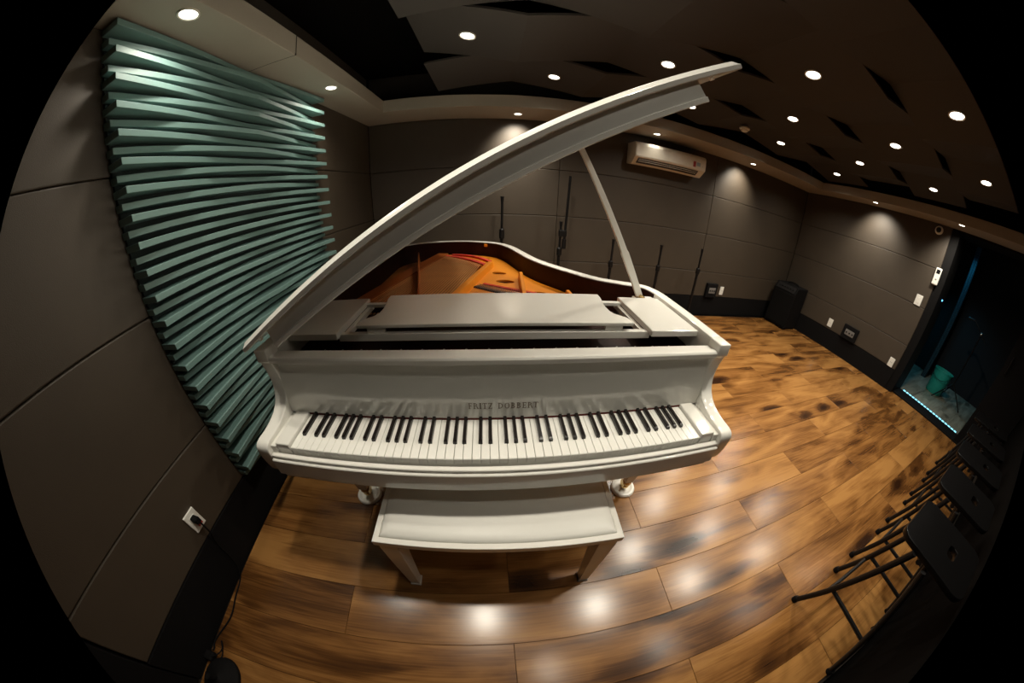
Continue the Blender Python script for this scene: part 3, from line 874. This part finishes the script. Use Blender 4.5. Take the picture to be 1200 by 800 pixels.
# ------------------------------------------------------------------ fittings on the walls
def plate(name, c, n, w, h, label, cat, group=None, kind='outlet'):
    """wall plate centred at c with outward normal n"""
    c, n = Vector(c), Vector(n).normalized(); u = Vector((0, 0, 1)); r = u.cross(n)
    t = thing(name, tuple(c), label, cat, group)
    def bxp(a0, a1, b0, b1, d0, d1):
        mb = MB(); mb.loft([[c + r * a + u * b + n * dd for a, b in ((a0, b0), (a1, b0), (a1, b1), (a0, b1))] for dd in (d0, d1)]); return mb
    if kind in ('outlet', 'switch', 'plug'):
        obj('cover_plate', bxp(-w / 2, w / 2, -h / 2, h / 2, .0005, .010), 'plastic', t, bevel=.003)
        if kind == 'switch':
            obj('rocker', bxp(-w * .2, w * .2, -h * .26, h * .26, .010, .014), 'plastic', t, bevel=.002)
        else:
            obj('socket', bxp(-w * .28, w * .28, -h * .28, h * .28, .010, .012), 'plastic', t, bevel=.001)
            for s in (-1, 1):
                obj('socket_hole', bxp(s * w * .12 - .003, s * w * .12 + .003, -.003, .003, .0121, .0126), 'black', t)
    if kind == 'plug':
        obj('plug', bxp(-.014, .012, .0, .030, .011, .050), 'black', t, bevel=.005)
        obj('red_switch', bxp(-.008, .018, -.030, -.008, .011, .022), 'redpl', t, bevel=.002)
    if kind == 'box':
        obj('housing', bxp(-w / 2, w / 2, -h / 2, h / 2, .0005, .045), 'black', t, bevel=.006)
        obj('connector_plate', bxp(-w * .30, w * .30, -h * .18, h * .22, .045, .050), 'grey', t, bevel=.002)
        for k in range(3):
            a = (-.2 + .2 * k) * w
            obj('connector', bxp(a - .011, a + .011, -.010, .012, .050, .056), 'darkmetal', t, bevel=.003)
    if kind == 'phone':
        obj('handset_base', bxp(-w / 2, w / 2, -h / 2, h / 2, .0005, .028), 'plastic', t, bevel=.008)
        obj('display', bxp(-w * .3, w * .3, h * .16, h * .40, .028, .030), 'black', t, bevel=.001)
        obj('button', bxp(-.009, .009, -.045, -.030, .028, .031), 'grey', t, bevel=.002)
    return t
NL = Vector((1, .0089, 0)); NB = Vector((.0139, -1, 0)); NR = Vector((-1, -.0962, 0))
plug = plate('wall_outlet', (xl(-.185), -.185, .389), NL, .066, .102, 'white wall outlet with a black plug on the left wall', 'outlet', kind='plug')
plate('stage_box', (2.98, yb(2.98), .375), NB, .20, .20, 'black stage box on the back wall below the air conditioner', 'wall box', kind='box')
plate('wall_outlet', (3.205, yb(3.2), .375), NB, .07, .12, 'white wall outlet beside the black box on the back wall', 'outlet')
plate('wall_outlet', (xr(1.74), 1.74, .372), NR, .075, .12, 'white wall outlet between the amplifier and the wall box', 'outlet')
plate('stage_box', (xr(1.39), 1.39, .380), NR, .24, .20, 'black stage box with grey connector plate on the right wall', 'wall box', kind='box')
plate('wall_outlet', (xr(.69), .69, .340), NR, .075, .12, 'white wall outlet low beside the booth doorway', 'outlet')
plate('light_switch', (xr(.715), .715, 1.185), NR, .085, .13, 'white light switch beside the booth doorway', 'switch', kind='switch')
plate('intercom', (xr(.615) - .01, .605, 1.53), NR, .075, .20, 'white intercom handset at the edge of the booth doorway', 'intercom', kind='phone')
cc = Vector((xr(.75), .75, 2.04))
sc_ = thing('security_camera', tuple(cc), 'small white dome security camera under the right soffit', 'camera')
rotm = Matrix.Rotation(-pi / 2, 3, 'Y')
obj('housing', MB().lathe([(.050, 0.0005), (.052, .012), (.046, .030), (.034, .040)], tuple(cc), 24, rotm), 'plastic', sc_, smooth=30)
obj('dome', MB().lathe([(.033, .039), (.031, .050), (.022, .062), (.001, .067)], tuple(cc), 24, rotm), 'blackgloss', sc_, smooth=True)
sm = thing('smoke_detector', (2.24, 1.83, 2.235), 'small white smoke detector on the folded ceiling', 'detector')
obj('base', MB().lathe([(.050, 2.262), (.052, 2.250), (.048, 2.242)], (2.24, 1.83, 0), 24), 'ring', sm, smooth=30)
obj('sensor', MB().lathe([(.034, 2.243), (.034, 2.230), (.026, 2.222), (.001, 2.221)], (2.24, 1.83, 0), 24), 'ring', sm, smooth=30)

# ------------------------------------------------------------------ cable and round base on the floor at the left
def curve_pts(P, n=6): return catmull(P, n)
cab = MB().tube(curve_pts([(xl(-.18) + .045, -.185, .400), (xl(-.18) + .055, -.19, .33), (xl(-.2) + .02, -.20, .24), (xl(-.2) + .018, -.22, .08), (xl(-.25) + .022, -.27, .006), (-1.205, -.36, .005), (-1.188, -.46, .005), (-1.222, -.575, .005), (-1.212, -.612, .006), (-1.21, -.622, .012)]), .0038, 8)
tag(obj('power_cable', cab, 'black', None, smooth=True, at=(-1.2, -.4, 0)), 'thin black power cable running from the outlet along the floor', 'cable')
cab = MB().tube(curve_pts([(-1.214, -.655, .03), (-1.17, -.635, .030), (-1.165, -.60, .012), (-1.19, -.57, .005), (-1.16, -.62, .005), (-1.155, -.66, .02)]), .003, 8)
rb = thing('round_stand_base', (-1.115, -.715, 0), 'black round stand base on the floor by the left baseboard', 'stand')
obj('base', MB().lathe([(.085, 0), (.090, .008), (.088, .020), (.070, .034), (.025, .045), (.014, .055)], (-1.115, -.715, 0), 32), 'black', rb, smooth=30)
obj('pole', MB().tube([(-1.115, -.715, .04), (-1.115, -.715, .10)], .012, 12), 'black', rb, smooth=30)
ad = thing('power_adapter', (-1.208, -.648, 0), 'small black power adapter between cable and round base', 'adapter')
obj('body', MB().box(-1.232, -1.184, -.668, -.628, 0, .034), 'black', ad, bevel=.008)
obj('adapter_lead', cab, 'black', ad, smooth=True)

# ------------------------------------------------------------------ amplifier in the far right corner
AX, AY = 4.30, 2.225
am = thing('bass_amplifier', (AX + .205, AY + .205, 0), 'black bass amplifier cabinet standing in the far right corner', 'amplifier')
yaw = radians(4)
AMT = Matrix.Translation((AX + .205, AY + .205, 0)) @ Matrix.Rotation(-pi / 2 + .06, 4, 'Z')
def aq(mb): mb.v = [tuple(AMT @ Vector(v)) for v in mb.v]; return mb
obj('cabinet', aq(MB().prism([(-.19, .02), (-.19, .57), (-.135, .67), (.18, .67), (.18, .02)], 'x', -.205, .205)), 'black', am, bevel=.010)
obj('grille', aq(MB().box(-.18, .18, -.198, -.190, .05, .55)), 'grille', am, bevel=.004)
obj('control_panel', aq(MB().loft([[(x, -.187, .580), (x, -.141, .664), (x, -.145, .667), (x, -.191, .582)] for x in (-.17, .17)])), 'blackgloss', am)
for k in range(6):
    obj('knob', aq(MB().lathe([(.013, 0), (.012, .014), (.010, .016)], (-.13 + .052 * k, -.168, .623), 12, Matrix.Rotation(radians(56), 3, 'X'))), 'darkmetal', am, smooth=30)
obj('handle', aq(MB().tube(curve_pts([(-.09, .02, .67), (-.08, .02, .695), (0, .02, .702), (.08, .02, .695), (.09, .02, .67)], 5), .009, 8)), 'darkmetal', am, smooth=True)
for sx in (-1, 1):
    for sy in (-1, 1):
        obj('foot', aq(MB().lathe([(.022, 0), (.024, .006), (.022, .022)], (sx * .17, sy * .15, 0), 14)), 'black', am)

# ------------------------------------------------------------------ row of folding stools at the front wall
st = thing('folding_stool', (1.52, -.74, 0), 'x', 'stool')
ZSE = .645
seat = filled('seat', [rrect(1.335, 1.705, -.90, -.575, .05), rrect(1.475, 1.565, -.80, -.76, .019)], ZSE - .018, ZSE + .006, 'stoolseat', st, .005)
for x in (1.33, 1.71):
    obj('leg', MB().tube([(x, -.562, .006), (x, -.600, .20), (x, -.665, .63)], .013, 10), 'darkmetal', st, smooth=True)
    obj('leg', MB().tube([(x - .012 * (1 if x < 1.5 else -1), -.938, .006), (x - .012 * (1 if x < 1.5 else -1), -.735, .62)], .012, 10), 'darkmetal', st, smooth=True)
    obj('side_brace', MB().tube([(x, -.604, .232), (x, -.870, .232)], .010, 8), 'darkmetal', st, smooth=True)
    for y in (-.561, -.938):
        obj('foot_cap', MB().lathe([(.016, 0), (.017, .012), (.014, .03)], (x - (0 if y > -.7 else .012 * (1 if x < 1.5 else -1)), y, 0), 12), 'black', st)
obj('front_rung', MB().tube([(1.33, -.600, .20), (1.71, -.600, .20)], .009, 8), 'darkmetal', st, smooth=True)
obj('rear_rung', MB().tube([(1.33, -.862, .232), (1.71, -.862, .232)], .009, 8), 'darkmetal', st, smooth=True)
obj('seat_rail', MB().tube([(1.335, -.700, .618), (1.705, -.700, .618)], .011, 8), 'darkmetal', st, smooth=True)
labs = ['black folding stool at the end of the row, farthest from the doorway', 'black folding stool second in the row from its free end',
        'black folding stool in the middle of the row of five', 'black folding stool second in the row from the doorway', 'black folding stool nearest the booth doorway']
for k in range(5):
    o = st if k == 0 else copy_tree(st)
    if k: o.location = (1.52 + .5775 * k, -.74 + .012 * k, 0)
    o['label'] = labs[k]; o['group'] = 'folding stools in a row'

# ------------------------------------------------------------------ doorway and the dim booth behind it
bf = struct('floor_booth', MB().box(5.05, 7.72, YF, 1.3, -.06, -.012), 'subfloor', 'grey board floor of the booth behind the doorway', 'floor')
for r in range(-6, 7):
    for k in range(3):
        x0 = 5.40 + k * .9 - (.4 if r % 2 else 0)
        a0, a1 = max(5.40, x0), min(7.70, x0 + .9)
        if a1 - a0 < .05: continue
        hx, hy = (a1 - a0) / 2 - .0008, .0992
        o = obj('plank', MB().box(-hx, hx, -hy, hy, -.012, 0), 'boothfloor', bf)
        o.location = ((a0 + a1) / 2, r * .2, 0)
struct('trim_4', MB().prism([(xr(.60) + .008, .60), (xr(.60) + .5, .66), (xr(.66) + .5, .50), (xr(.50) + .02, .50)], 'z', 0, ZT), 'black', 'black jamb between the panel wall and the doorway', 'door frame')
struct('trim_5', MB().box(5.035, 5.375, YF + .005, .50, -.012, .018), 'black', 'black threshold across the booth doorway', 'threshold', bevel=.004)
struct('trim_6', MB().box(4.98, 5.40, YF, .50, 2.09, ZT), 'black', 'black lintel over the booth doorway', 'door frame')
struct('wall_booth', MB().box(7.72, 7.84, YF, 1.4, -.05, ZT), 'booth', 'dark far wall of the booth', 'wall')
struct('wall_booth_side', MB().box(5.42, 7.84, 1.3, 1.42, -.05, ZT), 'booth', 'dark side wall of the booth', 'wall')
struct('ceiling_booth', MB().box(5.3, 7.84, YF, 1.42, ZT, ZT + .1), 'void', 'black ceiling of the booth', 'ceiling')
d2 = struct('door_2', MB().box(5.05, 5.10, YF + .01, -.50, .02, 2.09), 'black', 'black door leaf at the right side of the booth doorway', 'door')
obj('handle', MB().tube([(5.03, -.56, .95), (5.03, -.56, 1.15)], .010, 10), 'darkmetal', d2)
# lit step edge
ls = thing('led_strip', (5.395, 0, 0), 'pale blue lit strip of small tiles along the doorway floor edge', 'light strip')
obj('channel', MB().box(5.378, 5.475, -.49, .47, 0.0005, .006), 'grey', ls)
led0 = None
for k in range(18):
    y = -.470 + k * .052
    if led0 is None:
        led0 = obj('led_tile', MB().box(5.384, 5.470, y, y + .036, .006, .010), 'led', ls, bevel=.001)
    else:
        o = led0.copy(); COL.objects.link(o); o.parent = ls; o.location = (0, .052 * k, 0)
bk = thing('teal_bucket', (6.55, .21, 0), 'teal plastic bucket standing in the booth', 'bucket')
obj('body', MB().loft([[(6.55 + r * cos(2 * pi * k / 28), .21 + r * sin(2 * pi * k / 28), z) for k in range(28)] for r, z in ((.128, .001), (.134, .01), (.158, .36), (.166, .362), (.166, .38), (.156, .38), (.152, .35), (.12, .02), (.001, .018))]), 'teal', bk, smooth=30)
obj('handle', MB().tube(curve_pts([(6.55, .376, .365), (6.42, .33, .28), (6.375, .21, .24), (6.42, .09, .28), (6.55, .044, .365)], 5), .004, 8), 'darkmetal', bk)
for k, (y, w) in enumerate(((.86, .10), (.56, .085))):
    cu = MB(); n = 10; ringA = []
    for j in range(n + 1):
        yy = y - w / 2 + w * j / n
        ringA.append((7.10 + .02 * sin(j * 1.9), yy))
    poly = ringA + [(x + .012, yy) for x, yy in reversed(ringA)]
    cu.prism(poly, 'z', .004, 2.3)
    tag(obj('curtain_strip', cu, 'curtain', None, at=(7.1, y, 0)), ['wider blue-lit curtain strip hanging behind the teal bucket', 'narrower blue-lit curtain strip hanging in the dark booth'][k], 'curtain', 'curtain strips in the booth')
    obj('hanging_rail', MB().tube([(7.10, y - w, 2.32), (7.10, y + w, 2.32)], .01, 8), 'darkmetal', [o for o in COL.objects if o.name.startswith('curtain_strip')][-1])
ts = thing('boom_stand', (6.5, -.02, 0), 'black tripod microphone stand with boom in the dark booth', 'microphone stand')
for k in range(3):
    a = 2 * pi * k / 3 + .4
    obj('leg', MB().tube([(6.5, -.02, .30), (6.5 + .30 * cos(a), -.02 + .30 * sin(a), .008)], .009, 8), 'darkmetal', ts)
obj('pole', MB().tube([(6.5, -.02, .25), (6.5, -.02, 1.12)], .011, 10), 'darkmetal', ts)
obj('boom_arm', MB().tube([(6.5, -.15, 1.02), (6.5, .16, 1.26)], .008, 8), 'darkmetal', ts)
obj('clutch', MB().sphere((6.5, -.02, 1.12), .024, 12, 8), 'steel', ts, smooth=True)
obj('microphone', MB().tube([(6.5, .15, 1.25), (6.5, .22, 1.24), (6.5, .25, 1.235)], [.012, .02, .024], 12), 'darkmetal', ts)
# added blue lamp, an unseen source put in to colour the booth
bl = thing('added_blue_lamp', (6.8, .55, 2.42), 'small blue lamp added out of view to tint the booth', 'lamp')
obj('housing', MB().lathe([(.05, 2.42), (.07, 2.44), (.07, 2.56), (.02, 2.60)], (6.8, .55, 0), 20), 'black', bl, smooth=30)
obj('bracket', MB().box(6.795, 6.805, .54, .56, 2.59, ZT), 'darkmetal', bl)
obj('lens', MB().lathe([(.05, 2.421), (.05, 2.419), (.001, 2.418)], (6.8, .55, 0), 20), 'ledblue', bl)
ld = bpy.data.lights.new('added_blue_beam', 'SPOT'); ld.energy = 26; ld.spot_size = radians(95); ld.spot_blend = .7; ld.color = (.08, .55, .85); ld.shadow_soft_size = .04
lo = bpy.data.objects.new('added_blue_beam', ld); COL.objects.link(lo); lo.parent = bl; lo.location = (0, 0, -.02)
il = tag(obj('indicator_light', MB().sphere((5.20, .497, 1.30), .012, 10, 6), 'ledblue', None, at=(5.2, .497, 1.3)), 'tiny blue indicator light on the black door jamb', 'indicator')

for o in COL.objects:
    if '_o' in o: del o['_o']
